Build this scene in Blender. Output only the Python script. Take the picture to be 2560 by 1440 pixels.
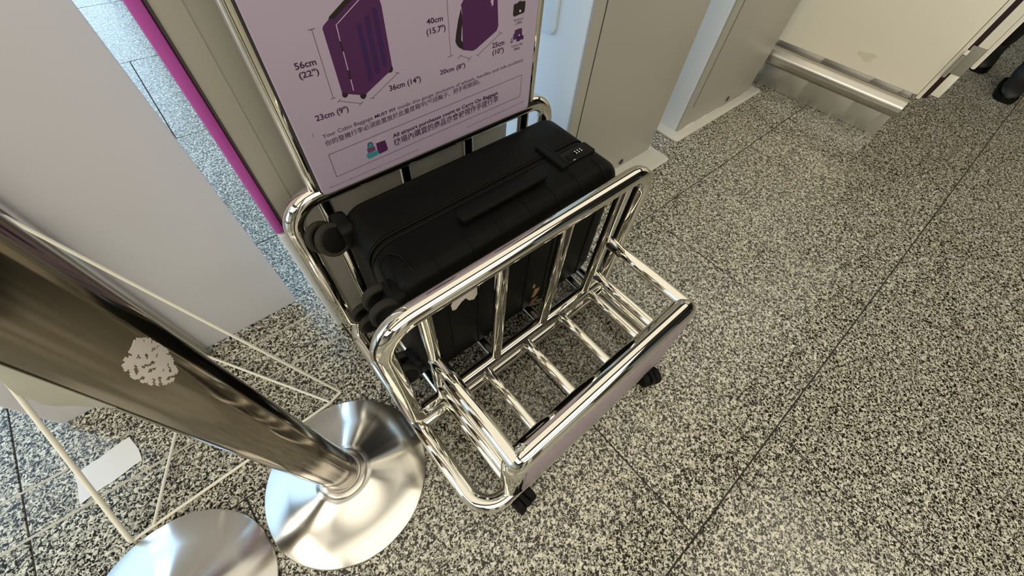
import bpy, bmesh, math, random
from mathutils import Vector, Matrix

# ------------------------------------------------------------------ clear
for o in list(bpy.data.objects):
    bpy.data.objects.remove(o)
SC = bpy.context.scene
COL = SC.collection
random.seed(7)

# ------------------------------------------------------------------ camera
# world: x along the gauge (right), y away from the viewer, z up, metres
CAM_X = Vector((0.76181931, -0.64455852, 0.06461931))
CAM_DOWN = Vector((-0.50901058, -0.65732547, -0.55572606))
CAM_FWD = Vector((0.40067388, 0.39047093, -0.82885034))
cd = bpy.data.cameras.new('camera')
cam = bpy.data.objects.new('camera', cd)
COL.objects.link(cam)
m3 = Matrix((CAM_X, -CAM_DOWN, -CAM_FWD)).transposed()
cam.matrix_world = Matrix.Translation((0, 0, 1.0)) @ m3.to_4x4()
cd.sensor_fit = 'HORIZONTAL'
cd.sensor_width = 36.0
cd.lens = 36.0 * 962.0 / 2560.0
cd.clip_start = 0.01
SC.camera = cam

# ------------------------------------------------------------------ world, lights, exposure
W = bpy.data.worlds.new('overcast_sky')
SC.world = W
W.use_nodes = True
W.node_tree.nodes['Background'].inputs[0].default_value = (0.53, 0.77, 1.0, 1)
W.node_tree.nodes['Background'].inputs[1].default_value = 2.4
SC.view_settings.view_transform = 'Standard'
SC.view_settings.look = 'None'
SC.view_settings.gamma = 1.0
SC.view_settings.use_curve_mapping = False
SC.view_settings.exposure = 0.0


def area(name, loc, target, sx, sy, power, col):
    l = bpy.data.lights.new(name, 'AREA')
    l.shape = 'RECTANGLE'
    l.size, l.size_y, l.energy, l.color = sx, sy, power, col
    o = bpy.data.objects.new(name, l)
    COL.objects.link(o)
    o.location = loc
    d = Vector(target) - Vector(loc)
    o.rotation_euler = d.to_track_quat('-Z', 'Y').to_euler()
    return o


WARM = (1.0, 0.92, 0.74)
for i, (lx, ly, sx, sy, p) in enumerate(((1.4, 0.25, 9.0, 1.9, 60), (-0.4, -2.3, 6.0, 1.9, 84), (-0.4, -4.9, 7.0, 2.2, 180), (-5.2, -0.8, 2.6, 5.0, 250))):
    area('ceiling_and_fill_light_%d' % i, (lx, ly, 3.1), (lx, ly, 0), sx, sy, p, WARM)  # overhead row, plus front and left panels added to brighten upright faces
# daylight falling through the glazed side of the hall
area('window_daylight_left', (-2.2, 7.4, 1.9), (-2.0, 0, 0.6), 4.2, 2.6, 70, (0.56, 0.79, 1.0))
area('window_daylight_right', (2.6, 7.4, 1.9), (2.4, 0, 0.6), 4.2, 2.6, 60, (0.56, 0.79, 1.0))


# ------------------------------------------------------------------ materials
def mat(name, color=(0.8, 0.8, 0.8), rough=0.5, metal=0.0, spec=0.5, coat=0.0, noise=None, bump=None, aniso=0.0):
    m = bpy.data.materials.new(name)
    m.use_nodes = True
    nt = m.node_tree
    b = nt.nodes['Principled BSDF']
    b.inputs['Base Color'].default_value = (*color, 1)
    b.inputs['Roughness'].default_value = rough
    b.inputs['Metallic'].default_value = metal
    b.inputs['Specular IOR Level'].default_value = spec
    b.inputs['Coat Weight'].default_value = coat
    b.inputs['Coat Roughness'].default_value = 0.08
    tc = nt.nodes.new('ShaderNodeTexCoord')
    if noise:                       # (scale, amount): gentle wear in colour and roughness
        n = nt.nodes.new('ShaderNodeTexNoise')
        n.inputs['Scale'].default_value = noise[0]
        n.inputs['Detail'].default_value = 4
        nt.links.new(tc.outputs['Object'], n.inputs['Vector'])
        mx = nt.nodes.new('ShaderNodeMix')
        mx.data_type = 'RGBA'
        mx.inputs[6].default_value = (*[c * (1 - noise[1]) for c in color], 1)
        mx.inputs[7].default_value = (*[min(1, c * (1 + noise[1])) for c in color], 1)
        nt.links.new(n.outputs['Fac'], mx.inputs[0])
        nt.links.new(mx.outputs[2], b.inputs['Base Color'])
    if bump:                        # (scale, strength)
        n2 = nt.nodes.new('ShaderNodeTexNoise')
        n2.inputs['Scale'].default_value = bump[0]
        n2.inputs['Detail'].default_value = 3
        nt.links.new(tc.outputs['Object'], n2.inputs['Vector'])
        bp = nt.nodes.new('ShaderNodeBump')
        bp.inputs['Strength'].default_value = bump[1]
        bp.inputs['Distance'].default_value = 0.002
        nt.links.new(n2.outputs['Fac'], bp.inputs['Height'])
        nt.links.new(bp.outputs['Normal'], b.inputs['Normal'])
    return m


def granite(name):
    m = bpy.data.materials.new(name)
    m.use_nodes = True
    nt = m.node_tree
    N, L = nt.nodes.new, nt.links.new
    b = nt.nodes['Principled BSDF']
    geo = N('ShaderNodeNewGeometry')
    info = N('ShaderNodeObjectInfo')
    mul = N('ShaderNodeMath'); mul.operation = 'MULTIPLY'; mul.inputs[1].default_value = 37.0
    L(info.outputs['Random'], mul.inputs[0])
    add = N('ShaderNodeVectorMath'); add.operation = 'ADD'
    L(geo.outputs['Position'], add.inputs[0]); L(mul.outputs[0], add.inputs[1])
    n1 = N('ShaderNodeTexNoise'); n1.inputs['Scale'].default_value = 168; n1.inputs['Detail'].default_value = 2.5
    n1.inputs['Roughness'].default_value = 0.6; n1.inputs['Distortion'].default_value = 1.0
    n2 = N('ShaderNodeTexNoise'); n2.inputs['Scale'].default_value = 80; n2.inputs['Detail'].default_value = 2
    n3 = N('ShaderNodeTexNoise'); n3.inputs['Scale'].default_value = 2.2; n3.inputs['Detail'].default_value = 3
    for n in (n1, n2, n3):
        L(add.outputs[0], n.inputs['Vector'])
    r1 = N('ShaderNodeValToRGB')
    e = r1.color_ramp.elements
    e[0].position = 0.435; e[0].color = (0.013, 0.012, 0.009, 1)
    e[1].position = 0.462; e[1].color = (0.050, 0.045, 0.034, 1)
    x = e.new(0.49); x.color = (0.28, 0.262, 0.212, 1)
    x = e.new(0.525); x.color = (0.57, 0.54, 0.445, 1)
    x = e.new(0.62); x.color = (0.78, 0.755, 0.65, 1)
    L(n1.outputs['Fac'], r1.inputs[0])
    r2 = N('ShaderNodeValToRGB')
    e = r2.color_ramp.elements
    e[0].position = 0.36; e[0].color = (0.45, 0.45, 0.45, 1)
    e[1].position = 0.56; e[1].color = (1, 1, 1, 1)
    L(n2.outputs['Fac'], r2.inputs[0])
    r3 = N('ShaderNodeValToRGB')
    e = r3.color_ramp.elements
    e[0].position = 0.3; e[0].color = (0.84, 0.83, 0.80, 1)
    e[1].position = 0.7; e[1].color = (1, 1, 1, 1)
    L(n3.outputs['Fac'], r3.inputs[0])
    a = N('ShaderNodeMix'); a.data_type = 'RGBA'; a.blend_type = 'MULTIPLY'; a.inputs[0].default_value = 0.8
    L(r1.outputs[0], a.inputs[6]); L(r2.outputs[0], a.inputs[7])
    c = N('ShaderNodeMix'); c.data_type = 'RGBA'; c.blend_type = 'MULTIPLY'; c.inputs[0].default_value = 1.0
    L(a.outputs[2], c.inputs[6]); L(r3.outputs[0], c.inputs[7])
    L(c.outputs[2], b.inputs['Base Color'])
    rr = N('ShaderNodeMapRange')
    rr.inputs['To Min'].default_value = 0.13; rr.inputs['To Max'].default_value = 0.24
    L(n3.outputs['Fac'], rr.inputs['Value'])
    L(rr.outputs[0], b.inputs['Roughness'])
    b.inputs['Specular IOR Level'].default_value = 0.5
    return m


def brushed(name, color):
    m = mat(name, color, 0.20, 1.0)
    nt = m.node_tree
    b = nt.nodes['Principled BSDF']
    b.inputs['Anisotropic'].default_value = 0.8
    b.inputs['Anisotropic Rotation'].default_value = 0.25
    tg = nt.nodes.new('ShaderNodeTangent')
    tg.direction_type = 'RADIAL'
    tg.axis = 'Z'
    nt.links.new(tg.outputs[0], b.inputs['Tangent'])
    return m


M = {
    'granite': granite('speckled_granite'),
    'grout': mat('dark_grout', (0.035, 0.032, 0.028), 0.8),
    'chrome': mat('polished_chrome', (0.785, 0.757, 0.685), 0.05, 1.0, bump=(26, 0.008)),
    'steel': brushed('brushed_steel', (0.66, 0.64, 0.61)),
    'pole': mat('worn_steel_pole', (0.27, 0.236, 0.185), 0.12, 1.0, noise=(9, 0.12)),
    'satin': mat('satin_steel', (0.55, 0.52, 0.48), 0.28, 1.0, noise=(12, 0.1)),
    'kick': mat('scuffed_steel_sheet', (0.74, 0.73, 0.70), 0.40, 1.0, noise=(6, 0.15)),
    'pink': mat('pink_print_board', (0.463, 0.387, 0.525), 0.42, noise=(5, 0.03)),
    'front_pink': mat('dark_pink_board', (0.30, 0.245, 0.295), 0.35, noise=(30, 0.08)),  # greyer, darker pink than the sign board, lightly mottled
    'board_gap': mat('black_gap_sheet', (0.02, 0.02, 0.02), 0.5),
    'ink': mat('dark_plum_ink', (0.045, 0.008, 0.045), 0.5),
    'ink_grey': mat('thin_grey_ink', (0.13, 0.07, 0.12), 0.5),
    'p_purple': mat('printed_purple', (0.075, 0.016, 0.092), 0.45),
    'p_deep': mat('printed_deep_violet', (0.040, 0.010, 0.090), 0.45),
    'p_black': mat('printed_black', (0.018, 0.010, 0.012), 0.45),
    'p_line': mat('printed_pale_line', (0.60, 0.42, 0.58), 0.45),
    'p_teal': mat('printed_teal', (0.035, 0.25, 0.30), 0.45),
    'p_mauve': mat('printed_mauve', (0.16, 0.045, 0.13), 0.45),
    'p_white': mat('printed_white', (0.75, 0.72, 0.74), 0.45),
    'shell': mat('black_hard_shell', (0.0032, 0.0032, 0.0028), 0.46, spec=0.11, bump=(420, 0.12)),
    'rubber': mat('black_rubber', (0.005, 0.0049, 0.0043), 0.6, spec=0.12),
    'tread': mat('grey_black_tyre', (0.028, 0.026, 0.020), 0.75, spec=0.2),
    'plastic': mat('black_plastic', (0.004, 0.004, 0.0037), 0.45, spec=0.14),
    'white_plastic': mat('white_plastic_mark', (0.7, 0.7, 0.66), 0.5),
    'sticker': mat('cream_sticker', (0.62, 0.58, 0.52), 0.45),
    'sticker_tan': mat('tan_sticker', (0.40, 0.24, 0.09), 0.45),
    'sticker_brown': mat('brown_sticker', (0.24, 0.12, 0.06), 0.45),
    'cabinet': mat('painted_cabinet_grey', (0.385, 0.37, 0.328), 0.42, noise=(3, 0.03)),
    'cab_side': mat('cabinet_white_daylight_tint', (0.74, 0.78, 0.83), 0.40, noise=(3, 0.02)),  # white paint with the blue of the daylight mixed into its colour
    'seam': mat('panel_seam', (0.05, 0.045, 0.04), 0.7),
    'magenta': mat('magenta_acrylic', (0.50, 0.09, 0.44), 0.30),
    'foot': mat('painted_foot_plate', (0.60, 0.585, 0.53), 0.45, noise=(8, 0.06)),
    'chip': mat('chipped_paint', (0.72, 0.69, 0.60), 0.6),
    'counter': mat('cream_counter_panel', (0.93, 0.88, 0.76), 0.42, noise=(4, 0.03)),
    'smudge': mat('grey_smudge', (0.70, 0.645, 0.52), 0.5),
    'glint': mat('joint_glint_steel', (0.85, 0.84, 0.80), 0.2, 1.0),
    'hinge': mat('grey_hinge_plate', (0.30, 0.285, 0.24), 0.45),
    'dark_gap': mat('dark_maroon_gap', (0.025, 0.006, 0.010), 0.5),
    'banner': mat('white_banner_sheet', (0.64, 0.64, 0.68), 0.33, noise=(1.4, 0.03)),
    'wire': mat('cream_coated_wire', (0.80, 0.77, 0.66), 0.4),
    'paper': mat('white_paper', (0.74, 0.74, 0.755), 0.6),
    'tape': mat('tape_residue', (0.47, 0.435, 0.35), 0.7, noise=(40, 0.25)),
    'torn': mat('torn_sticker_paper', (0.62, 0.57, 0.54), 0.65, noise=(120, 0.1)),
    'torn_green': mat('torn_grey_green_film', (0.43, 0.425, 0.365), 0.5, noise=(30, 0.06)),
    'wall_dark': mat('dark_brown_wall', (0.075, 0.055, 0.040), 0.7, noise=(2, 0.2)),
    'wall_light': mat('pale_wall', (0.62, 0.60, 0.55), 0.7, noise=(2, 0.05)),
    'ceiling': mat('grey_ceiling', (0.14, 0.13, 0.115), 0.8, noise=(2, 0.05)),
    'trouser': mat('black_cloth', (0.010, 0.010, 0.011), 0.9, noise=(60, 0.3)),
    'boot': mat('black_leather', (0.009, 0.009, 0.0085), 0.55),
    'skin': mat('skin', (0.50, 0.33, 0.24), 0.55),
    'hair': mat('dark_hair', (0.02, 0.015, 0.012), 0.6),
}


# ------------------------------------------------------------------ mesh helpers
def smooth(me, ang=0.7):
    me.polygons.foreach_set('use_smooth', [True] * len(me.polygons))
    bm = bmesh.new(); bm.from_mesh(me)
    for e in bm.edges:
        if len(e.link_faces) == 2 and e.calc_face_angle(0) > ang:
            e.smooth = False
    bm.to_mesh(me); bm.free()


def obj(name, verts, faces, material, parent=None, ang=0.7, flat=False):
    me = bpy.data.meshes.new(name)
    me.from_pydata([tuple(v) for v in verts], [], [tuple(f) for f in faces])
    me.validate()
    me.materials.append(M[material])
    bm = bmesh.new(); bm.from_mesh(me)
    bmesh.ops.recalc_face_normals(bm, faces=bm.faces)
    bm.to_mesh(me); bm.free()
    if not flat:
        smooth(me, ang)
    o = bpy.data.objects.new(name, me)
    COL.objects.link(o)
    if parent:
        adopt(o, parent)
    return o


def root_offset(o):
    v = Vector((0, 0, 0))
    while o:
        v += o.location
        o = o.parent
    return v


def adopt(o, parent):               # vertices are given in world metres
    o.parent = parent
    o.matrix_parent_inverse = Matrix.Translation(-root_offset(parent)) if parent.type == 'EMPTY' else Matrix.Identity(4)


def tag(o, label=None, cat=None, group=None, kind=None):
    if label: o['label'] = label
    if cat: o['category'] = cat
    if group: o['group'] = group
    if kind: o['kind'] = kind
    return o


def thing(name, loc, label, cat, group=None):
    o = bpy.data.objects.new(name, None)
    COL.objects.link(o)
    o.location = loc
    o.empty_display_size = 0.05
    return tag(o, label, cat, group)


def fillet(pts, rad, closed=False, n=7):
    """polyline with rounded corners; rad is a number or one radius for each point"""
    pts = [Vector(p) for p in pts]
    k = len(pts)
    rads = rad if isinstance(rad, (list, tuple)) else [rad] * k
    out = []
    for i, p in enumerate(pts):
        if not closed and i in (0, k - 1):
            out.append(p); continue
        a, b = (pts[i - 1] - p), (pts[(i + 1) % k] - p)
        la, lb = a.length, b.length
        a.normalize(); b.normalize()
        ang = a.angle(b)
        r = rads[i]
        if r <= 0 or ang > 3.1:
            out.append(p); continue
        t = min(r / math.tan(ang / 2), la * 0.49, lb * 0.49)
        r = t * math.tan(ang / 2)
        c = p + (a + b).normalized() * (r / math.sin(ang / 2))
        s, e = p + a * t - c, p + b * t - c
        sw = s.angle(e)
        for j in range(n + 1):
            f = j / n
            out.append(c + (s * math.sin((1 - f) * sw) + e * math.sin(f * sw)) / math.sin(sw))
    return out


def sweep(pts, r, closed=False, seg=16):
    pts = [Vector(p) for p in pts]
    k = len(pts)
    rs = r if isinstance(r, (list, tuple)) else [r] * k
    tans = []
    for i in range(k):
        a = pts[i - 1] if (i or closed) else pts[i]
        b = pts[(i + 1) % k] if (i < k - 1 or closed) else pts[i]
        tans.append((b - a).normalized())
    ref = Vector((0, 0, 1)) if abs(tans[0].z) < 0.9 else Vector((0, 1, 0))
    u = (ref - tans[0] * ref.dot(tans[0])).normalized()
    V, F = [], []
    for i in range(k):
        if i:
            u = (u - tans[i] * u.dot(tans[i])).normalized()
        w = tans[i].cross(u)
        for j in range(seg):
            a = 2 * math.pi * j / seg
            V.append(pts[i] + (u * math.cos(a) + w * math.sin(a)) * rs[i])
    for i in range(k if closed else k - 1):
        i2 = (i + 1) % k
        for j in range(seg):
            j2 = (j + 1) % seg
            F.append((i * seg + j, i * seg + j2, i2 * seg + j2, i2 * seg + j))
    if not closed:
        F.append(tuple(range(seg))[::-1])
        F.append(tuple((k - 1) * seg + j for j in range(seg)))
    return V, F


def tube(name, pts, r, material, parent, rad=0.0, closed=False, seg=16, n=7):
    V, F = sweep(fillet(pts, rad, closed, n) if rad else pts, r, closed, seg)
    return obj(name, V, F, material, parent)


def rrect(a0, a1, b0, b1, r, n=5):
    r = max(1e-4, min(r, (a1 - a0) / 2 - 1e-5, (b1 - b0) / 2 - 1e-5))
    P = []
    for cx, cy, s in ((a1 - r, b1 - r, 0), (a0 + r, b1 - r, 1), (a0 + r, b0 + r, 2), (a1 - r, b0 + r, 3)):
        for j in range(n + 1):
            t = (s + j / n) * math.pi / 2
            P.append((cx + r * math.cos(t), cy + r * math.sin(t)))
    return P


AX = {'x': lambda a, b, c: (c, a, b), 'y': lambda a, b, c: (a, c, b), 'z': lambda a, b, c: (a, b, c)}


def slab_geo(axis, a0, a1, b0, b1, c0, c1, rc=0.004, re=0.002, n=5, ne=2):
    """rounded plate: outline in the two other axes, thickness c0..c1 along axis, edge rounding re"""
    f = AX[axis]
    prof = []
    for j in range(ne + 1):
        t = j / ne * math.pi / 2
        prof.append((c0 + re * (1 - math.sin(t)), re * (1 - math.cos(t))))
    prof = prof[::-1]                                   # starts on the cap (inset re) ...
    prof2 = [(c1 - (c - c0), i) for c, i in prof[::-1]]
    V, F, rings = [], [], 0
    for c, ins in prof + prof2:
        P = rrect(a0 + ins, a1 - ins, b0 + ins, b1 - ins, max(rc - ins, 0.0003), n)
        V += [f(a, b, c) for a, b in P]
        rings += 1
    k = len(P)
    for i in range(rings - 1):
        for j in range(k):
            j2 = (j + 1) % k
            F.append((i * k + j, i * k + j2, (i + 1) * k + j2, (i + 1) * k + j))
    F.append(tuple(range(k)))
    F.append(tuple((rings - 1) * k + j for j in range(k)))
    return V, F


def slab(name, axis, a0, a1, b0, b1, c0, c1, material, parent=None, rc=0.004, re=0.002, n=5, ne=2):
    V, F = slab_geo(axis, a0, a1, b0, b1, c0, c1, rc, re, n, ne)
    return obj(name, V, F, material, parent)


def lathe_geo(profile, c=(0, 0, 0), axis=(0, 0, 1), seg=48):
    ax = Vector(axis).normalized()
    ref = Vector((1, 0, 0)) if abs(ax.x) < 0.9 else Vector((0, 1, 0))
    u = (ref - ax * ref.dot(ax)).normalized(); w = ax.cross(u)
    V, F = [], []
    for r, h in profile:
        for j in range(seg):
            a = 2 * math.pi * j / seg
            V.append(Vector(c) + ax * h + (u * math.cos(a) + w * math.sin(a)) * r)
    k = len(profile)
    for i in range(k - 1):
        for j in range(seg):
            j2 = (j + 1) % seg
            F.append((i * seg + j, i * seg + j2, (i + 1) * seg + j2, (i + 1) * seg + j))
    F.append(tuple(range(seg)))
    F.append(tuple((k - 1) * seg + j for j in range(seg)))
    return V, F


def lathe(name, profile, material, parent, c=(0, 0, 0), axis=(0, 0, 1), seg=48, ang=0.7):
    V, F = lathe_geo(profile, c, axis, seg)
    return obj(name, V, F, material, parent, ang)


def prism(name, poly, f0, f1, material, parent):
    """extruded outline: f0 / f1 map an outline point to the bottom / top vertex"""
    k = len(poly)
    V = [f0(*p) for p in poly] + [f1(*p) for p in poly]
    F = [tuple(range(k)), tuple(range(2 * k - 1, k - 1, -1))]
    F += [(i, (i + 1) % k, k + (i + 1) % k, k + i) for i in range(k)]
    return obj(name, V, F, material, parent, flat=True)

# ================================================================== the setting
floor = obj('floor', [(-9, -7, -0.0025), (11, -7, -0.0025), (11, 8, -0.0025), (-9, 8, -0.0025),
                      (-9, -7, -0.06), (11, -7, -0.06), (11, 8, -0.06), (-9, 8, -0.06)],
            [(0, 1, 2, 3), (7, 6, 5, 4), (0, 4, 5, 1), (1, 5, 6, 2), (2, 6, 7, 3), (3, 7, 4, 0)], 'grout', flat=True)
tag(floor, kind='structure')
# polished granite tiles in running bond, shared mesh
TX, TY = 0.7175, 0.70
tv, tf = slab_geo('z', -TX / 2 + 0.0018, TX / 2 - 0.0018, -TY / 2 + 0.0018, TY / 2 - 0.0018, -0.012, 0.0, 0.0012, 0.0008, 1, 1)
tile_me = None
ROW_X = {-3: 0.02, -2: 0.375, -1: 0.02, 0: 0.375, 1: 0.02, 2: 0.375, 3: -0.10, 4: 0.30}
for row in range(-5, 10):
    y0 = -0.295 + row * TY
    off = ROW_X.get(row, 0.02 if row % 2 else 0.375)
    for c in range(-5, 9):
        if tile_me is None:
            t = obj('tile', tv, tf, 'granite', floor)
            tile_me = t.data
        else:
            t = bpy.data.objects.new('tile', tile_me)
            COL.objects.link(t)
            t.parent = floor
        t.location = (off + (c + 0.5) * TX, y0 + TY / 2, 0)

ceil = slab('ceiling', 'z', -9, 11, -7, 2.6, 3.2, 3.3, 'ceiling', rc=0.01)
sky_block = slab('ceiling', 'z', 1.6, 11, 2.6, 8, 3.2, 3.3, 'ceiling', rc=0.01)  # added ceiling piece keeping sky light off the right side
wr = slab('wall_right', 'x', -7, 8, 0, 3.2, 10.9, 11.0, 'wall_dark', rc=0.01)
wl = slab('wall_left', 'x', -7, 0.6, 0, 3.2, -9.0, -8.9, 'wall_light', rc=0.01)
wf = slab('wall_front', 'y', -9, 11, 0, 3.2, -7.0, -6.9, 'wall_light', rc=0.01)
contrast_panels = [slab('trim_%d' % (10 + i), 'y', a, b, 0, 2.6, -6.9, -6.86, 'wall_dark', rc=0.01) for i, (a, b) in enumerate(((-7.5, -5.0), (-3.2, -2.2), (-0.6, 1.4), (3.0, 4.4), (6.5, 9.0)))]  # dark panels added on the unseen wall for contrast in the chrome
for s in [ceil, sky_block, wr, wl, wf] + contrast_panels:
    tag(s, kind='structure')
# glazed back of the hall: sill, head and posts between the daylight openings; wide right piece added to block sky
k = 0
for a0, a1, b0, b1 in ((-9, 11, 0, 0.5), (-9, 11, 3.15, 3.25), (-4.6, -4.4, 0.5, 3.15), (4.8, 11.0, 0.5, 3.15), (0.05, 0.35, 0.5, 3.15)):
    w = slab('wall_back' if k == 0 else 'trim_%d' % k, 'y', a0, a1, b0, b1, 7.6, 7.7, 'wall_light', rc=0.005)
    tag(w, kind='structure'); k += 1

# ================================================================== cabinets behind the gauge
def cabinet(x0, x1, y0, label, plate, seam=None, depth=0.62):
    t = thing('gate_cabinet', ((x0 + x1) / 2, y0 + 0.3, 0), label, 'cabinet', 'gate cabinets in a row behind the gauge')
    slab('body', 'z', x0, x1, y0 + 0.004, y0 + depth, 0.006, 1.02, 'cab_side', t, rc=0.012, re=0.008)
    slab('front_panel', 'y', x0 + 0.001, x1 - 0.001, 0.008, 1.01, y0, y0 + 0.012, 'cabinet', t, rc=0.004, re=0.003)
    if seam:
        f = slab('inset_panel', 'y', x0 + seam, x1 - 0.002, seam * 2.2, 1.005, y0 - 0.0022, y0 + 0.002, 'cabinet', t, rc=0.003, re=0.001)
        slab('panel_joint', 'y', x0 + seam - 0.003, x0 + seam, seam * 2.2, 1.005, y0 - 0.0008, y0 + 0.001, 'seam', t, rc=0.0005, re=0.0002)
    if plate:
        px0, px1, py0, py1 = plate
        slab('foot_plate', 'z', px0, px1, py0, py1, 0.0, 0.010, 'foot', t, rc=0.018, re=0.004)
    return t


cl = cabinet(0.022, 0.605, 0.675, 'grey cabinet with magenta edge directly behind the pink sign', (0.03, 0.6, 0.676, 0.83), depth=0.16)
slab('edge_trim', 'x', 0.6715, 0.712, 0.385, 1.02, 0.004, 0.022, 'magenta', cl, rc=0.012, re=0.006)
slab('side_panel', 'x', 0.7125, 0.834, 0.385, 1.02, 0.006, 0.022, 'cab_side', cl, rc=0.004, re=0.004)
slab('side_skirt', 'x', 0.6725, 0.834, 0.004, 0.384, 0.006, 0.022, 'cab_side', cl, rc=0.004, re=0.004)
slab('edge_gasket', 'y', 0.0225, 0.0262, 0.01, 1.01, 0.6735, 0.680, 'seam', cl, rc=0.001, re=0.0005)
slab('panel_crease', 'y', 0.0585, 0.0600, 0.01, 1.01, 0.6740, 0.676, 'cabinet', cl, rc=0.0006, re=0.0003)
ca = cabinet(0.836, 1.396, 0.652, 'beige cabinet with pale side just right of the pink sign', (0.80, 1.425, 0.558, 1.27), 0.043)
slab('side_plate', 'x', 0.762, 1.12, 0.532, 0.96, 0.828, 0.838, 'cab_side', ca, rc=0.022, re=0.004)
lathe('screw_cap', [(0.012, 0), (0.011, 0.003), (0.004, 0.004)], 'seam', ca, (1.205, 0.652, 0.034), (0, -1, 0), 16)
cb = cabinet(1.605, 2.225, 0.655, 'beige cabinet nearest the counter, chipped at its foot', (1.545, 2.285, 0.612, 0.95), 0.05, 0.29)
lathe('screw_cap', [(0.013, 0), (0.011, 0.003), (0.004, 0.004)], 'seam', cb, (2.0, 0.655, 0.036), (0, -1, 0), 16)
for (a, b, c, d) in ((1.66, 1.73, 0.006, 0.016), (1.80, 1.84, 0.008, 0.014), (1.94, 2.16, 0.004, 0.010)):
    slab('paint_chip', 'y', a, b, c, d, 0.6525, 0.6548, 'chip', cb, rc=0.003, re=0.0005)

# ================================================================== counter with bumper rail
K0 = Vector((2.386, 0.247, 0)); KU = Vector((-0.083, 0.9965, 0)); KN = Vector((-0.9965, -0.083, 0))
counter = thing('counter', (2.6, 0.6, 0), 'cream counter with steel kick plate and bumper rail', 'counter')


def cslab(name, u0, u1, z0, z1, d0, d1, material, parent=counter, rc=0.004, re=0.002):
    V, F = slab_geo('z', u0, u1, d0, d1, z0, z1, 0.0015, 0.001, 2, 1) if rc is None else slab_geo('y', u0, u1, z0, z1, d0, d1, rc, re)
    V = [K0 + KU * v[0] + KN * v[1] + Vector((0, 0, v[2])) for v in map(Vector, V)]
    return obj(name, V, F, material, parent)


cslab('carcass', -0.155, 1.6, 0.0, 1.08, -0.55, -0.012, 'counter')
KJ = (-0.165, -0.120, 0.0, 0.22, 0.44, 0.68, 0.92, 1.16, 1.40)
for i in range(len(KJ) - 1):
    cslab('kick_plate', KJ[i] + 0.001, KJ[i + 1] - 0.001, 0.001, 0.214, -0.012, 0.0 - 0.0008 * (i % 2), 'kick', rc=0.002, re=0.001)
for u in KJ[1:-1]:
    cslab('joint_glint', u - 0.002, u + 0.002, 0.004, 0.212, -0.011, 0.0014, 'glint', rc=0.001, re=0.0006)  # bright strips added to stand in for reflections at the joints
cslab('front_panel', -0.178, 1.6, 0.215, 1.08, -0.01, 0.030, 'counter', rc=0.006, re=0.004)
cslab('worktop', -0.21, 1.63, 1.08, 1.12, -0.58, 0.06, 'counter', rc=0.006, re=0.004)
V, F = sweep([K0 + KN * 0.046 + KU * u + Vector((0, 0, 0.158)) for u in (-0.172, 1.6)], 0.041, seg=24)
obj('bumper_rail', V, F, 'satin', counter)
# smudge on the panel
sm = []
for j in range(14):
    a = 2 * math.pi * j / 14
    r = 1 + 0.25 * math.sin(3 * a + 1)
    sm.append((0.075 + 0.035 * r * math.cos(a), 0.275 + 0.017 * r * math.sin(a)))
prism('smudge', sm, lambda u, z: K0 + KU * u + KN * 0.0298 + Vector((0, 0, z)), lambda u, z: K0 + KU * u + KN * 0.0304 + Vector((0, 0, z)), 'smudge', counter)
# end frame and hinged flap seen edge on
cslab('end_strip', -0.194, -0.1795, 0.205, 1.08, -0.03, 0.032, 'counter', rc=0.003, re=0.001)
cslab('gap_strip', -0.212, -0.196, 0.21, 1.08, -0.03, 0.018, 'dark_gap', rc=0.003, re=0.001)  # dark strip stands in for the shaded groove before the flap
flap = thing('counter_flap', K0 + KU * -0.23, 'narrow cream hinged flap at the end of the counter', 'flap')
cslab('lower_board', -0.245, -0.213, 0.232, 0.318, -0.03, 0.027, 'counter', flap, 0.003, 0.001)
cslab('upper_board', -0.245, -0.213, 0.418, 1.08, -0.03, 0.027, 'counter', flap, 0.003, 0.001)
cslab('outer_strip', -0.262, -0.2465, 0.352, 1.08, -0.03, 0.027, 'counter', flap, 0.005, 0.002)
hp = cslab('hinge_plate', -0.245, -0.200, 0.319, 0.417, 0.019, 0.029, 'hinge', flap, 0.002, 0.001)
V, F = sweep([K0 + KN * 0.0395 + KU * -0.199 + Vector((0, 0, z)) for z in (0.305, 0.385)], 0.0065, seg=12)
obj('hinge_pin', V, F, 'hinge', flap)
V, F = sweep([K0 + KN * 0.0395 + KU * -0.199 + Vector((0, 0, z)) for z in (0.388, 0.402)], 0.0065, seg=12)
obj('hinge_knuckle', V, F, 'counter', flap)

# ================================================================== white banner stand on the left
bs = thing('banner_stand', (-0.32, 0.8, 0), 'white banner seen from behind on thin cream wire feet', 'banner')
slab('banner_sheet', 'y', -0.606, -0.046, 0.004, 1.75, 0.822, 0.830, 'banner', bs, rc=0.012, re=0.002)
tube('mast', [(-0.301, 0.806, 0.002), (-0.301, 0.806, 1.7)], 0.0135, 'satin', bs, seg=20)
WZ = 0.0045
tube('foot_wire', [(-0.075, 0.494, WZ), (-0.112, 0.484, WZ), (-0.50, 0.472, WZ), (-0.542, 0.470, WZ)], 0.0036, 'wire', bs, 0.012, seg=10)
tube('spreader_wire', [(-0.108, 0.486, WZ + 0.005), (-0.30, 0.80, WZ + 0.005), (-0.306, 0.806, WZ + 0.012)], 0.0032, 'wire', bs, 0.008, seg=10)
tube('spreader_wire', [(-0.500, 0.472, WZ + 0.005), (-0.330, 0.80, WZ + 0.005), (-0.306, 0.806, WZ + 0.012)], 0.0032, 'wire', bs, 0.008, seg=10)
tube('brace_wire', [(-0.075, 0.494, WZ), (-0.079, 0.499, 0.012), (-0.298, 0.795, 0.53)], 0.0033, 'wire', bs, 0.004, seg=10)
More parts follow.
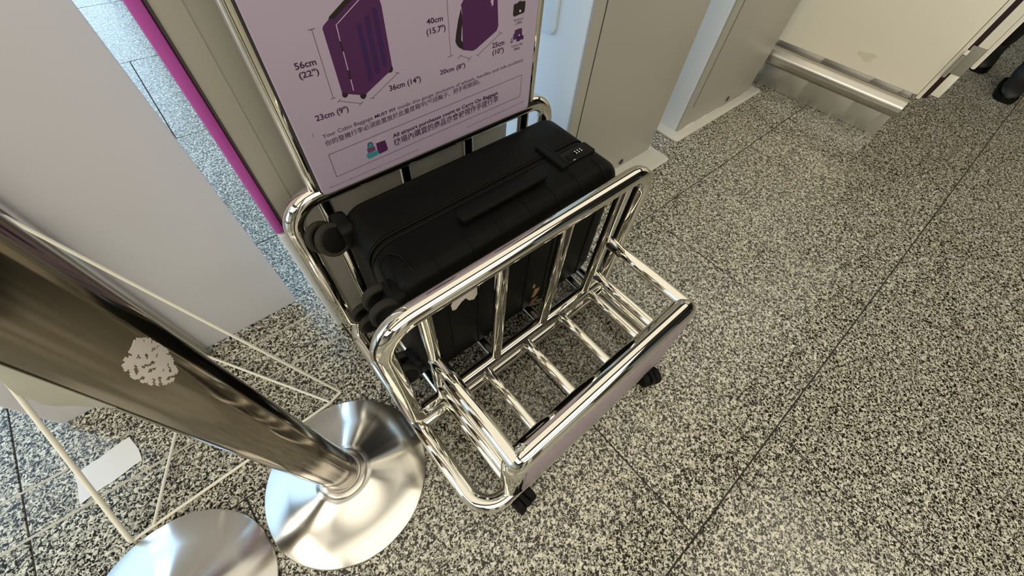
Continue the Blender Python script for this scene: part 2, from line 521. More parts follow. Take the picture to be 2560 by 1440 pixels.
tube('brace_wire', [(-0.542, 0.470, WZ), (-0.542, 0.473, 0.012), (-0.546, 0.812, 0.207)], 0.0048, 'wire', bs, 0.004, seg=10)

# paper slip and lines of tape residue on the floor
def curl(name, pts, z0, thick, material, label, cat, grid=6):
    a, b, c, d = [Vector((*p, 0)) for p in pts]
    V, F = [], []
    for i in range(grid + 1):
        for j in range(grid + 1):
            u, v = i / grid, j / grid
            p = (a * (1 - u) + b * u) * (1 - v) + (d * (1 - u) + c * u) * v
            jx = 0.0022 * math.sin(11 * u + 5 * v) if (i in (0, grid) or j in (0, grid)) else 0
            V.append((p.x + jx, p.y + jx * 0.7, z0 + 0.0006 * (1 + math.sin(3.1 * u) * math.cos(4 * v)) + (0.0012 if u > 0.62 else 0) * (u - 0.62) / 0.38))
    k = len(V)
    V += [(x, y, z - thick) for x, y, z in V]
    g = grid + 1
    for i in range(grid):
        for j in range(grid):
            q = (i * g + j, (i + 1) * g + j, (i + 1) * g + j + 1, i * g + j + 1)
            F.append(q); F.append(tuple(k + n for n in q[::-1]))
    rim = [i * g for i in range(g)] + [grid * g + j for j in range(1, g)] + [i * g + grid for i in range(grid - 1, -1, -1)] + [j for j in range(grid - 1, 0, -1)]
    for i in range(len(rim)):
        p, q = rim[i], rim[(i + 1) % len(rim)]
        F.append((p, q, k + q, k + p))
    o = obj(name, V, F, material)
    return tag(o, label, cat)


curl('paper_slip', [(-0.609, 0.684), (-0.496, 0.701), (-0.489, 0.627), (-0.607, 0.613)], 0.0014, 0.0006, 'paper',
     'torn white paper slip lying on the granite under a wire foot', 'paper')
for nm, pts, lab in (('tape_residue', ((-0.31, 0.763), (-0.01, 0.755)), 'faint tape residue line closest to the white banner sheet'),
                     ('tape_residue', ((-0.43, 0.652), (0.0, 0.640)), 'tape residue line crossing under the wire feet by the gauge'),
                     ('tape_residue', ((-1.2, 0.742), (-0.615, 0.708)), 'tape residue line ending at the white paper slip'),
                     ('tape_residue', ((-1.2, 0.618), (-0.40, 0.598)), 'tape residue line on the near side of the paper slip')):
    a, b = [Vector((*p, 0)) for p in pts]
    d = (b - a).normalized(); w = Vector((-d.y, d.x, 0)) * 0.0034
    V, n = [], 24
    for i in range(n + 1):
        p = a.lerp(b, i / n); f = 0.6 + 0.4 * random.random()
        V += [p + w * f + Vector((0, 0, 0.0007)), p - w * f + Vector((0, 0, 0.0007))]
    k = len(V)
    V += [v - Vector((0, 0, 0.0006)) for v in V[:k]]
    F = []
    for i in range(n):
        q = (2 * i, 2 * i + 1, 2 * i + 3, 2 * i + 2)
        F += [q, tuple(k + m for m in q[::-1]), (2 * i, 2 * i + 2, k + 2 * i + 2, k + 2 * i), (2 * i + 1, 2 * i + 3, k + 2 * i + 3, k + 2 * i + 1)]
    F += [(0, 1, k + 1, k), (2 * n, 2 * n + 1, k + 2 * n + 1, k + 2 * n)]
    tag(obj(nm, V, F, 'tape'), lab, 'tape mark', 'tape residue lines on the granite')

# ================================================================== belt post stanchions
PR = 0.0365
def stanchion(cx, cy, label, marks):
    t = thing('stanchion', (cx, cy, 0), label, 'stanchion', 'steel stanchions on round dished bases')
    base = lathe('base', [(0.0, 0.0), (0.171, 0.0), (0.1745, 0.002), (0.175, 0.006), (0.1725, 0.0085), (0.12, 0.021), (0.062, 0.043), (0.0575, 0.0465), (0.0, 0.0465)],
                 'steel', t, (cx, cy, 0.0005), seg=96, ang=0.9)
    # the brushing runs around the post, so the mesh origin sits on its axis
    for v in base.data.vertices:
        v.co -= Vector((cx, cy, 0))
    base.matrix_parent_inverse = Matrix.Identity(4)
    lathe('collar', [(0.0525, 0.0465), (0.0515, 0.0485), (0.046, 0.0515), (0.0405, 0.0535), (0.0395, 0.057), (0.0367, 0.058)], 'satin', t, (cx, cy, 0), seg=48)
    pole = lathe('pole', [(PR - 0.0005, 0.055), (PR, 0.058), (PR, 0.905), (PR - 0.003, 0.91)], 'pole', t, (cx, cy, 0), seg=64)
    lathe('cap', [(0.041, 0.905), (0.041, 0.965), (0.036, 0.975), (0.0, 0.978)], 'plastic', t, (cx, cy, 0), seg=48)
    if marks:
        # torn sticker: little flakes of paper left on the steel
        rnd = random.Random(3)
        V, F = [], []
        na, nz = 30, 28
        def edge(a, z):            # outline of what is left, a and z in 0..1
            return (a - 0.5) ** 2 * 3.2 + (z - 0.48) ** 2 * 3.4 + 0.10 * math.sin(9 * a + 4 * z) < 0.78
        idx = {}
        for i in range(na + 1):
            for j in range(nz + 1):
                a = math.radians(-79 + 50 * i / na + (rnd.random() - 0.5) * 0.9)
                z = 0.655 + 0.058 * j / nz + (rnd.random() - 0.5) * 0.0009 + 0.010 * (i / na - 0.5)
                for l, rr in enumerate((PR + 0.0007, PR - 0.0002)):
                    idx[i, j, l] = len(V)
                    V.append((cx + rr * math.cos(a), cy + rr * math.sin(a), z))
        keep = {(i, j) for i in range(na) for j in range(nz) if edge((i + 0.5) / na, (j + 0.5) / nz) and math.sin(0.55 * i + 1.7 * math.sin(0.45 * j)) * math.sin(0.95 * j + 1.3 * math.sin(0.5 * i)) < 0.72 - 0.25 * rnd.random() + 0.35 * (i / na - 0.5)}
        for i, j in keep:
            F.append((idx[i, j, 0], idx[i + 1, j, 0], idx[i + 1, j + 1, 0], idx[i, j + 1, 0]))
            for (p, q, nb) in (((i, j), (i + 1, j), (i, j - 1)), ((i + 1, j), (i + 1, j + 1), (i + 1, j)), ((i + 1, j + 1), (i, j + 1), (i, j + 1)), ((i, j + 1), (i, j), (i - 1, j))):
                if nb not in keep:
                    F.append((idx[p[0], p[1], 0], idx[q[0], q[1], 0], idx[q[0], q[1], 1], idx[p[0], p[1], 1]))
        tag(obj('torn_sticker', V, F, 'torn', pole), 'scraped pale paper sticker')
        # a film coming loose on the far side of the pole
        V, F = [], []
        n = 18
        for i in range(n + 1):
            f = i / n
            z = 0.655 + 0.17 * f
            a0 = math.radians(-128 - 4 * f)
            out = (0.012 * math.sin(math.pi * min(1, f * 1.9)) if f < 0.53 else 0.003 + 0.004 * math.sin(9 * f)) + 0.0008 * math.sin(40 * f)
            for s in range(4):
                a = a0 - math.radians(22) * s / 3
                lift = max(out, 0.0012) * (s / 3) ** 1.5
                p = Vector((cx, cy, z)) + Vector((math.cos(a), math.sin(a), 0)) * (PR + 0.0006 + lift)
                V.append(p)
        k = len(V)
        V += [v + Vector((0.0003, 0.0006, 0)) for v in V[:k]]
        for i in range(n):
            for s in range(3):
                q = (4 * i + s, 4 * i + s + 1, 4 * i + s + 5, 4 * i + s + 4)
                F += [q, tuple(k + m for m in q[::-1])]
            F += [(4 * i, 4 * i + 4, k + 4 * i + 4, k + 4 * i), (4 * i + 3, 4 * i + 7, k + 4 * i + 7, k + 4 * i + 3)]
        tag(obj('loose_film', V, F, 'torn_green', pole), 'grey green film peeling off')
    return t


stanchion(-0.152, 0.303, 'stanchion with dark scratched pole and torn sticker beside the gauge', True)
stanchion(-0.506, 0.286, 'stanchion of which only the round steel base shows', False)

# ================================================================== baggage gauge
g = thing('baggage_gauge', (0.345, 0.31, 0), 'chrome baggage gauge on casters with a pink sign board', 'baggage gauge')
RT, RB = 0.0185, 0.013
FY, RY = 0.290, 0.602
GX0, GX1 = 0.034, 0.662
for nm, y in (('front_frame', FY), ('rear_frame', RY)):
    tube(nm, [(GX0, y, 0.100), (GX1, y, 0.100), (GX1, y, 0.503), (GX0, y, 0.503)], RT, 'chrome', g, [0.03, 0.03, 0.062, 0.062], True, 24, 10)
tube('base_frame', [(GX0, 0.037, 0.063), (GX1, 0.037, 0.063), (GX1, 0.615, 0.063), (GX0, 0.615, 0.063)], RT, 'chrome', g, 0.06, True, 24, 10)
tube('base_cross_tube', [(GX0, FY - 0.012, 0.063), (GX1, FY - 0.012, 0.063)], RT * 0.9, 'chrome', g, seg=24)
BX = (0.112, 0.268, 0.425, 0.588)
for x in BX:
    tube('front_bar', [(x, FY, 0.100), (x, FY, 0.503)], RB, 'chrome', g, seg=20)
for x in (0.1, 0.268, 0.425, 0.588):
    tube('rear_bar', [(x, RY, 0.100), (x, RY, 0.503)], RB, 'chrome', g, seg=20)
for x in BX:
    tube('floor_bar', [(x, FY, 0.100), (x, RY, 0.100)], RB, 'chrome', g, seg=20)
# small box in front
RF = 0.0235


def box_y(z):                       # the front of the small box leans: its foot stands further forward
    return 0.0445 + (z - 0.100) / 0.218 * 0.0115


tube('box_front_frame', [(0.112, box_y(0.1), 0.100), (0.606, box_y(0.1), 0.100), (0.606, box_y(0.318), 0.318), (0.112, box_y(0.318), 0.318)], RF, 'chrome', g, [0.025, 0.025, 0.035, 0.035], True, 24, 8)
for x in (0.112, 0.598):
    for z in (0.318, 0.185, 0.100):
        tube('side_rail', [(x, FY, z), (x, box_y(z), z)], RB * (1.12 if z > 0.3 else 1.0), 'chrome', g, seg=20)
for x in (0.228, 0.355, 0.482):
    tube('tray_bar', [(x, FY, 0.100), (x, box_y(0.1), 0.100)], RB, 'chrome', g, seg=20)
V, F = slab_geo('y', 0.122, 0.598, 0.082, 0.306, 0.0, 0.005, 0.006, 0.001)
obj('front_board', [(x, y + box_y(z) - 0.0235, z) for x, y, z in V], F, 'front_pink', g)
# casters
for (x, y, dx, dy) in ((0.120, 0.036, 0.004, -0.030), (0.588, 0.034, -0.012, -0.030), (0.10, 0.600, 0.02, -0.018), (0.60, 0.600, -0.02, -0.02)):
    c = lathe('caster', [(0.012, 0.046), (0.018, 0.044), (0.018, 0.034), (0.010, 0.032)], 'plastic', g, (x, y, 0), seg=20)
    d = Vector((dx, dy, 0)).normalized()
    ax = Vector((d.y, -d.x, 0))
    w = Vector((x + dx * 0.8, y + dy * 0.8, 0.0235))
    for sgn in (-1, 1):
        lathe('caster_wheel', [(0.004, -0.009), (0.020, -0.009), (0.023, -0.006), (0.023, 0.006), (0.020, 0.009), (0.004, 0.009)], 'rubber', c, w + ax * 0.0165 * sgn, ax, 28)
    hv, hf = slab_geo('z', -0.024, 0.022, -0.0065, 0.0065, 0.012, 0.0475, 0.005, 0.003, 3, 1)
    hv = [Vector((w.x, w.y, 0)) + d * v[0] + ax * v[1] + Vector((0, 0, v[2])) for v in hv]
    obj('caster_fork', hv, hf, 'plastic', c)
# uprights and sign
tube('upright', [(0.0965, RY, 0.500), (0.0965, RY, 1.34), (0.596, RY, 1.34), (0.596, RY, 0.500)], 0.0135, 'chrome', g, 0.05, seg=20)
tube('sign_rail', [(0.0965, RY, 0.70), (0.596, RY, 0.70)], 0.008, 'chrome', g, seg=14)
board = slab('sign_board', 'y', 0.1005, 0.5765, 0.5125, 1.30, 0.578, 0.584, 'pink', g, rc=0.008, re=0.0006)
slab('sign_gap_sheet', 'y', 0.0985, 0.5835, 0.509, 1.302, 0.5842, 0.5885, 'board_gap', g, rc=0.008, re=0.0006)  # black sheet stands in for the dark gap around the board
YB = 0.578


def flat_print(name, polys, layer, material):
    V, F = [], []
    y0, y1 = YB - 0.00018 * layer, YB + 0.0004
    for poly in polys:
        k, b = len(poly), len(V)
        V += [(x, y0, z) for x, z in poly] + [(x, y1, z) for x, z in poly]
        F.append(tuple(range(b, b + k)))
        F += [(b + i, b + (i + 1) % k, b + k + (i + 1) % k, b + k + i) for i in range(k)]
    return obj(name, V, F, material, board, flat=True)


def quad(a, b, w):
    a, b = Vector(a), Vector(b)
    d = (b - a).normalized()
    p = Vector((-d.y, d.x)) * w / 2
    return [tuple(a + p), tuple(b + p), tuple(b - p), tuple(a - p)]


TEXTS = [
    ('56cm', (0.1339, 0.7173), (0.163, 0.7169), 0.0085, 0.6),
    ('(22")', (0.1349, 0.7051), (0.1623, 0.7045), 0.0082, 0.6),
    ('36cm (14")', (0.2599, 0.6493), (0.3187, 0.6485), 0.0091, 0.6),
    ('23cm (9")', (0.1349, 0.642), (0.1867, 0.6408), 0.0090, 0.6),
    ('Your Cabin Baggage', (0.1349, 0.6126), (0.2209, 0.6141), 0.0067, 0.0),
    ('MUST FIT', (0.2251, 0.6146), (0.2641, 0.615), 0.0053, 0.8),
    ('inside this gauge (inclusive of wheels, handles and side pockets)', (0.2684, 0.615), (0.5492, 0.6205), 0.0061, 0.0),
    ('你的登機行李必須能置放於此量度箱中(包括輪子、把手和側袋)。', (0.1347, 0.5979), (0.4436, 0.6076), 0.0090, 0.3),
    ('All airport purchases count as Carry On Baggage', (0.2484, 0.5682), (0.4874, 0.5728), 0.0073, 0.8),
    ('機場內購買的商品亦會被視作手提行李', (0.2481, 0.5513), (0.4893, 0.5568), 0.0128, 0.6),
    ('40cm', (0.3411, 0.728), (0.3709, 0.7275), 0.0076, 0.6),
    ('(15.7")', (0.3391, 0.7138), (0.3744, 0.7134), 0.0085, 0.6),
    ('20cm (8")', (0.357, 0.6479), (0.4101, 0.6467), 0.0077, 0.6),
    ('25cm', (0.4705, 0.6629), (0.4987, 0.6626), 0.0089, 0.6),
    ('(10")', (0.4715, 0.6512), (0.498, 0.6499), 0.0088, 0.6),
    ('Briefcase', (0.5197, 0.6956), (0.541, 0.6957), 0.0033, 0.0),
    ('公事包', (0.5227, 0.6891), (0.5389, 0.6889), 0.0046, 0.0),
    ('Camera Bag', (0.5171, 0.6525), (0.5446, 0.6524), 0.0041, 0.0),
    ('相機袋', (0.523, 0.6457), (0.5384, 0.6452), 0.0043, 0.0),
]
LINES = [
    ((0.1712, 0.7581), (0.1697, 0.667)),
    ((0.1665, 0.7579), (0.1754, 0.7583)),
    ((0.1657, 0.6665), (0.1743, 0.6664)),
    ((0.1771, 0.66), (0.2088, 0.6454)),
    ((0.1735, 0.6585), (0.1795, 0.662)),
    ((0.2045, 0.6435), (0.2127, 0.6474)),
    ((0.2292, 0.6481), (0.2792, 0.6726)),
    ((0.2247, 0.6494), (0.2321, 0.6463)),
    ((0.2756, 0.6744), (0.2829, 0.6713)),
    ((0.3804, 0.7698), (0.381, 0.6726)),
    ((0.3749, 0.7692), (0.3858, 0.7701)),
    ((0.3749, 0.6719), (0.3865, 0.6724)),
    ((0.4012, 0.6679), (0.4204, 0.658)),
    ((0.3952, 0.6645), (0.4032, 0.6694)),
    ((0.4156, 0.6551), (0.4252, 0.6609)),
    ((0.4387, 0.6595), (0.4893, 0.6837)),
    ((0.4339, 0.6617), (0.4414, 0.6568)),
    ((0.4857, 0.6867), (0.4929, 0.6819)),
    ((0.1334, 0.583), (0.5496, 0.5934)),
    ((0.5496, 0.5934), (0.5497, 0.5486)),
    ((0.5497, 0.5486), (0.1328, 0.5384)),
    ((0.1328, 0.5384), (0.1334, 0.583)),
]
SHAPES = {
    'case_body': [(0.1849, 0.7559), (0.1873, 0.7589), (0.1954, 0.7637), (0.2245, 0.7799), (0.248, 0.7933), (0.2626, 0.7981), (0.2694, 0.7913), (0.2713, 0.7754), (0.273, 0.7658), (0.272, 0.6854), (0.2685, 0.6803), (0.2632, 0.6772), (0.2216, 0.6578), (0.2105, 0.6587), (0.1929, 0.6658), (0.1848, 0.6704)],
    'case_handle': [(0.1962, 0.7647), (0.1979, 0.767), (0.2241, 0.7815), (0.2408, 0.7909), (0.2484, 0.7911), (0.2463, 0.7871), (0.2327, 0.7792), (0.2036, 0.7636)],
    'case_groove1': [(0.231, 0.7476), (0.2325, 0.751), (0.2363, 0.7522), (0.2387, 0.7497), (0.2383, 0.7436), (0.2383, 0.6807), (0.2366, 0.6741), (0.2323, 0.6728), (0.2293, 0.6762), (0.2298, 0.6841)],
    'case_groove2': [(0.2441, 0.7547), (0.2455, 0.7576), (0.2491, 0.7593), (0.2519, 0.7563), (0.2516, 0.7515), (0.2516, 0.6889), (0.2506, 0.6822), (0.246, 0.68), (0.2429, 0.6834), (0.2433, 0.6892)],
    'case_groove3': [(0.2575, 0.7616), (0.2586, 0.7649), (0.262, 0.7664), (0.2648, 0.7634), (0.2647, 0.757), (0.2648, 0.6971), (0.2639, 0.6905), (0.2598, 0.6877), (0.2567, 0.6914), (0.257, 0.6972)],
    'case_clasp1': [(0.2017, 0.7368), (0.2045, 0.7363), (0.2048, 0.7237), (0.2023, 0.7234)],
    'case_clasp2': [(0.2016, 0.6979), (0.2048, 0.6976), (0.2041, 0.685), (0.2012, 0.6852)],
    'case_line_a': [(0.2677, 0.7923), (0.2685, 0.7915), (0.2048, 0.7562), (0.2038, 0.7567)],
    'case_line_b': [(0.2034, 0.7571), (0.2048, 0.7568), (0.2038, 0.7365), (0.2028, 0.7367)],
    'case_line_c': [(0.2028, 0.7235), (0.204, 0.7232), (0.2035, 0.6977), (0.2023, 0.698)],
    'case_line_d': [(0.2024, 0.685), (0.2038, 0.6848), (0.2032, 0.6683), (0.2019, 0.6682)],
    'case_wheel1': [(0.1846, 0.6705), (0.1931, 0.6663), (0.1915, 0.6631), (0.1879, 0.6617), (0.1846, 0.6633), (0.1838, 0.6666)],
    'case_wheel2': [(0.2107, 0.6591), (0.2214, 0.6573), (0.2192, 0.6532), (0.2156, 0.6506), (0.2116, 0.6525), (0.2102, 0.6556)],
    'case_wheel3': [(0.272, 0.6854), (0.2728, 0.6811), (0.2709, 0.6776), (0.2677, 0.6766), (0.2638, 0.6775), (0.2674, 0.6806)],
    'bag_body': [(0.4109, 0.7475), (0.406, 0.7419), (0.4078, 0.7316), (0.4061, 0.6756), (0.4274, 0.6692), (0.4348, 0.6706), (0.48, 0.6896), (0.4834, 0.6966), (0.4801, 0.7352), (0.4774, 0.7525), (0.4696, 0.7602), (0.4262, 0.764), (0.4154, 0.7563)],
    'bag_strap': [(0.4057, 0.737), (0.3994, 0.7221), (0.394, 0.7029), (0.392, 0.6923), (0.3941, 0.6871), (0.3982, 0.6819), (0.4061, 0.6764), (0.407, 0.6865), (0.4036, 0.6924), (0.4053, 0.7077), (0.4071, 0.7144), (0.4072, 0.7274)],
    'bag_emblem': [(0.4658, 0.7377), (0.4716, 0.7367), (0.4707, 0.7326), (0.4716, 0.7285), (0.4699, 0.731), (0.4686, 0.7286), (0.4673, 0.729), (0.4676, 0.7323), (0.4655, 0.7344)],
    'brief_body': [(0.5167, 0.7211), (0.5182, 0.7223), (0.5403, 0.7234), (0.543, 0.7224), (0.5438, 0.7207), (0.5434, 0.7073), (0.5418, 0.7052), (0.5204, 0.7032), (0.517, 0.7047), (0.5162, 0.7069)],
    'brief_handle': [(0.5256, 0.7222), (0.5275, 0.7245), (0.5338, 0.7249), (0.5349, 0.7235), (0.529, 0.7231), (0.5278, 0.7218)],
    'brief_lock': [(0.5303, 0.7112), (0.5339, 0.7112), (0.5344, 0.7081), (0.5309, 0.7078)],
    'cam_back': [(0.5232, 0.6808), (0.5349, 0.6817), (0.5403, 0.6804), (0.5417, 0.668), (0.5367, 0.665), (0.5202, 0.6651), (0.5201, 0.6749), (0.5229, 0.6758)],
    'cam_front': [(0.5273, 0.6692), (0.5455, 0.6677), (0.5456, 0.6609), (0.5371, 0.6618), (0.5365, 0.66), (0.5289, 0.6605)],
    'cam_lock': [(0.5327, 0.6716), (0.5353, 0.6713), (0.5357, 0.6689), (0.5333, 0.6691)],
    'cam_strap': [(0.5196, 0.672), (0.5156, 0.6678), (0.5137, 0.663), (0.5146, 0.6609), (0.5184, 0.6609), (0.5202, 0.6657), (0.5191, 0.6659), (0.5175, 0.6621), (0.5154, 0.6622), (0.5171, 0.6674)],
    'box_teal': [(0.1941, 0.5578), (0.2149, 0.5571), (0.2158, 0.5552), (0.2152, 0.549), (0.1981, 0.5471), (0.1948, 0.5486), (0.1935, 0.5522)],
    'box_mauve': [(0.1972, 0.5675), (0.2119, 0.567), (0.2116, 0.5585), (0.1974, 0.5583)],
    'bag_teal': [(0.1993, 0.5718), (0.202, 0.5772), (0.2073, 0.5769), (0.2096, 0.5722), (0.2087, 0.5669), (0.1989, 0.5673)],
    'bag_purple': [(0.2156, 0.5707), (0.2329, 0.5702), (0.2344, 0.5522), (0.2323, 0.5496), (0.2165, 0.5485), (0.2158, 0.5552), (0.2148, 0.5566)],
    'bag_loop': [(0.2177, 0.5708), (0.2208, 0.577), (0.2245, 0.5794), (0.228, 0.5769), (0.2298, 0.571), (0.2285, 0.5711), (0.2269, 0.576), (0.2242, 0.578), (0.2217, 0.5762), (0.2192, 0.5706)],
    'bag_teal_loop': [(0.1998, 0.5707), (0.2021, 0.5765), (0.2073, 0.5771), (0.2102, 0.5725), (0.2096, 0.5685), (0.2082, 0.5685), (0.2088, 0.5726), (0.2066, 0.5758), (0.2029, 0.5755), (0.201, 0.5702)],
    'scuff': [(0.1228, 0.6264), (0.1218, 0.6219), (0.1207, 0.6183), (0.1223, 0.6217), (0.1236, 0.6269)],
}
FINE = [((0.1145, 0.5223), (0.2951, 0.5241)), ((0.409, 0.5279), (0.5616, 0.5321))]

for nm, key, lay, mt in (
        ('printed_suitcase', ['case_body'], 1, 'p_purple'), ('printed_handle', ['case_handle'], 2, 'p_black'),
        ('printed_groove', ['case_groove1'], 2, 'p_deep'), ('printed_groove', ['case_groove2'], 2, 'p_deep'), ('printed_groove', ['case_groove3'], 2, 'p_deep'),
        ('printed_zip_line', ['case_line_a', 'case_line_b', 'case_line_c', 'case_line_d'], 2, 'p_line'),
        ('printed_clasp', ['case_clasp1'], 3, 'p_black'), ('printed_clasp', ['case_clasp2'], 3, 'p_black'),
        ('printed_wheel', ['case_wheel1'], 2, 'p_black'), ('printed_wheel', ['case_wheel2'], 2, 'p_black'), ('printed_wheel', ['case_wheel3'], 2, 'p_black'),
        ('printed_backpack', ['bag_body'], 1, 'p_purple'), ('printed_strap', ['bag_strap'], 2, 'p_black'), ('printed_emblem', ['bag_emblem'], 2, 'p_line'),
        ('printed_briefcase', ['brief_body', 'brief_handle'], 1, 'p_black'), ('printed_lock', ['brief_lock'], 2, 'p_white'),
        ('printed_camera_bag', ['cam_back', 'cam_strap'], 1, 'p_purple'), ('printed_camera_case', ['cam_front'], 2, 'p_deep'), ('printed_lock', ['cam_lock'], 3, 'p_white'),
        ('printed_teal_bag', ['bag_teal'], 1, 'p_teal'), ('printed_bag_loop', ['bag_teal_loop'], 2, 'p_deep'), ('printed_mauve_box', ['box_mauve'], 3, 'p_mauve'),
        ('printed_purple_bag', ['bag_purple'], 3, 'p_purple'), ('printed_teal_box', ['box_teal'], 4, 'p_teal'), ('printed_bag_loop', ['bag_loop'], 2, 'p_line'),
        ('scuff', ['scuff'], 1, 'ink_grey')):
    flat_print(nm, [SHAPES[k] for k in key], lay, mt)
for i, (a, b) in enumerate(LINES):
    if i < 18:
        flat_print('dimension_line' if i % 3 == 0 else 'dimension_tick', [quad(a, b, 0.00085)], 1, 'ink_grey')
    else:
        flat_print('text_box_line', [quad(a, b, 0.0010)], 1, 'ink_grey')
# small print: rows too fine to read
rnd = random.Random(5)
fine = []
for a, b in FINE:
    x = a[0]
    while x < b[0] - 0.004:
        w = rnd.uniform(0.004, 0.012)
        z = a[1] + (b[1] - a[1]) * (x - a[0]) / (b[0] - a[0])
        n = max(3, int(w / 0.0012))
        for i in range(n):
            h = rnd.choice((0.0012, 0.0012, 0.0019))
            xx = x + i * w / n
            fine.append([(xx, z), (xx + 0.0007, z), (xx + 0.0007, z + h), (xx, z + h)])
        x += w + 0.0012
tag(flat_print('small_print', fine, 1, 'ink_grey'), kind='stuff')


def lettering(body, a, b, h, bold, cjk):
    c = bpy.data.curves.new('lettering', 'FONT')
    c.body = body
    c.size = 1.0
    c.resolution_u = 3
    c.offset = (0.010 if cjk else 0.030) * bold
    o = bpy.data.objects.new('lettering', c)
    COL.objects.link(o)
    bpy.context.view_layer.update()
    me = bpy.data.meshes.new_from_object(o.evaluated_get(bpy.context.evaluated_depsgraph_get()))
    bpy.data.objects.remove(o)
    xs = [v.co.x for v in me.vertices]
    if not xs:
        return
    x0, x1 = min(xs), max(xs)
    sx = (b[0] - a[0]) / (x1 - x0)
    sz = h / (0.86 if cjk else 0.73)
    for v in me.vertices:
        f = (v.co.x - x0) / (x1 - x0)
        v.co = (a[0] + (v.co.x - x0) * sx, YB - 0.0003, a[1] + (b[1] - a[1]) * f + (v.co.y + (0.08 if cjk else 0)) * sz)
    me.materials.clear()
    me.materials.append(M['ink'])
    o = bpy.data.objects.new('lettering', me)
    COL.objects.link(o)
    adopt(o, board)


for body, a, b, h, bold in TEXTS:
    cjk = ord(body[0]) > 5000
    lettering(body, a, b, h, bold, cjk)

# ================================================================== suitcase in the gauge
sc = thing('suitcase', (0.37, 0.455, 0), 'black hard-shell suitcase lying on its side in the gauge', 'suitcase')
SX0, SX1, SZ0, SZ1 = 0.100, 0.648, 0.115, 0.490
SY0, SYM, SY1 = 0.336, 0.446, 0.570


def shell(name, yo, ys, re=0.032, rc=0.050):
    """half shell: rounded outer face at y=yo, open seam side at y=ys"""
    s = 1 if ys > yo else -1
    prof = [(yo, re + 0.03), (yo, re * 1.0)]
    prof += [(yo + s * re * (1 - math.sin(t)) if False else yo + s * re * (1 - math.cos(t)), re * (1 - math.sin(t))) for t in [j / 7 * math.pi / 2 for j in range(1, 8)]]
    prof += [(ys - s * 0.004, 0.0), (ys - s * 0.001, 0.0012), (ys, 0.004)]
    V, F = [], []
    for y, ins in prof:
        P = rrect(SX0 + ins, SX1 - ins, SZ0 + ins, SZ1 - ins, max(rc - ins * 0.75, 0.01), 8)
        V += [(a, y, b) for a, b in P]
    k = len(P)
    for i in range(len(prof) - 1):
        for j in range(k):
            F.append((i * k + j, i * k + (j + 1) % k, (i + 1) * k + (j + 1) % k, (i + 1) * k + j))
    F.append(tuple(range(k)))
    F.append(tuple((len(prof) - 1) * k + j for j in range(k)))
    return obj(name, V, F, 'shell', sc)


fs = shell('front_shell', SY0, SYM - 0.006)
bsh = shell('back_shell', SY1, SYM + 0.012)
slab('zip_band', 'y', SX0 + 0.004, SX1 - 0.004, SZ0 + 0.004, SZ1 - 0.004, SYM - 0.008, SYM + 0.014, 'rubber', sc, rc=0.048, re=0.001, n=8)
for y in (SYM - 0.004, SYM + 0.009):
    pts = [(a, y, b) for a, b in rrect(SX0 + 0.002, SX1 - 0.002, SZ0 + 0.002, SZ1 - 0.002, 0.048, 8)]
    V, F = sweep(pts, 0.0022, True, 8)
    obj('zip_cord', V, F, 'plastic', sc)
# raised ribs wrapping from the top over the front face
for x in (0.181, 0.250, 0.316, 0.388, 0.455, 0.520, 0.588):
    pts = [(x, 0.384, SZ1 - 0.0005)] + [(x, SY0 + 0.032 - 0.032 * math.sin(t), SZ1 - 0.032 + 0.032 * math.cos(t)) for t in [j / 6 * math.pi / 2 for j in range(7)]] + [(x, SY0, 0.14)]
    V, F = sweep(pts, 0.0021, False, 8)
    obj('rib', V, F, 'shell', fs)
# carry handle on the upper side
hd = slab('side_handle', 'z', 0.262, 0.468, 0.391, 0.418, SZ1 + 0.006, SZ1 + 0.016, 'rubber', sc, rc=0.008, re=0.004)
for x in (0.268, 0.446):
    slab('handle_mount', 'z', x, x + 0.018, 0.393, 0.416, SZ1 - 0.002, SZ1 + 0.008, 'plastic', hd, rc=0.004, re=0.001)
# combination lock
lk = slab('lock', 'z', 0.516, 0.618, 0.401, 0.436, SZ1 - 0.002, SZ1 + 0.003, 'plastic', sc, rc=0.004, re=0.001)
slab('lock_latch', 'z', 0.514, 0.531, 0.397, 0.482, SZ1 - 0.002, SZ1 + 0.007, 'rubber', lk, rc=0.003, re=0.002)
slab('lock_bar', 'z', 0.532, 0.536, 0.402, 0.478, SZ1 - 0.002, SZ1 + 0.006, 'plastic', lk, rc=0.001, re=0.0008)
slab('lock_button', 'z', 0.546, 0.565, 0.407, 0.423, SZ1 + 0.002, SZ1 + 0.0045, 'rubber', lk, rc=0.002, re=0.0008)
for i in range(3):
    dx = 0.574 + i * 0.0075
    d = lathe('lock_dial', [(0.002, -0.0025), (0.008, -0.0025), (0.008, 0.0025), (0.002, 0.0025)], 'plastic', lk, (dx, 0.419, SZ1 - 0.003), (1, 0, 0), 20)
for i in range(3):
    dx = 0.574 + i * 0.0075
    for q in (-1, 1):
        slab('dial_digit', 'z', dx - 0.0014, dx + 0.0014, 0.419 + q * 0.0028 - 0.0016, 0.419 + q * 0.0028 + 0.0016, SZ1 + 0.0040, SZ1 + 0.0052, 'white_plastic', lk, rc=0.0008, re=0.0002, n=2, ne=1)
slab('lock_mark', 'z', 0.553, 0.559, 0.4035, 0.4050, SZ1 + 0.0028, SZ1 + 0.0034, 'white_plastic', lk, rc=0.0004, re=0.0001, n=2, ne=1)
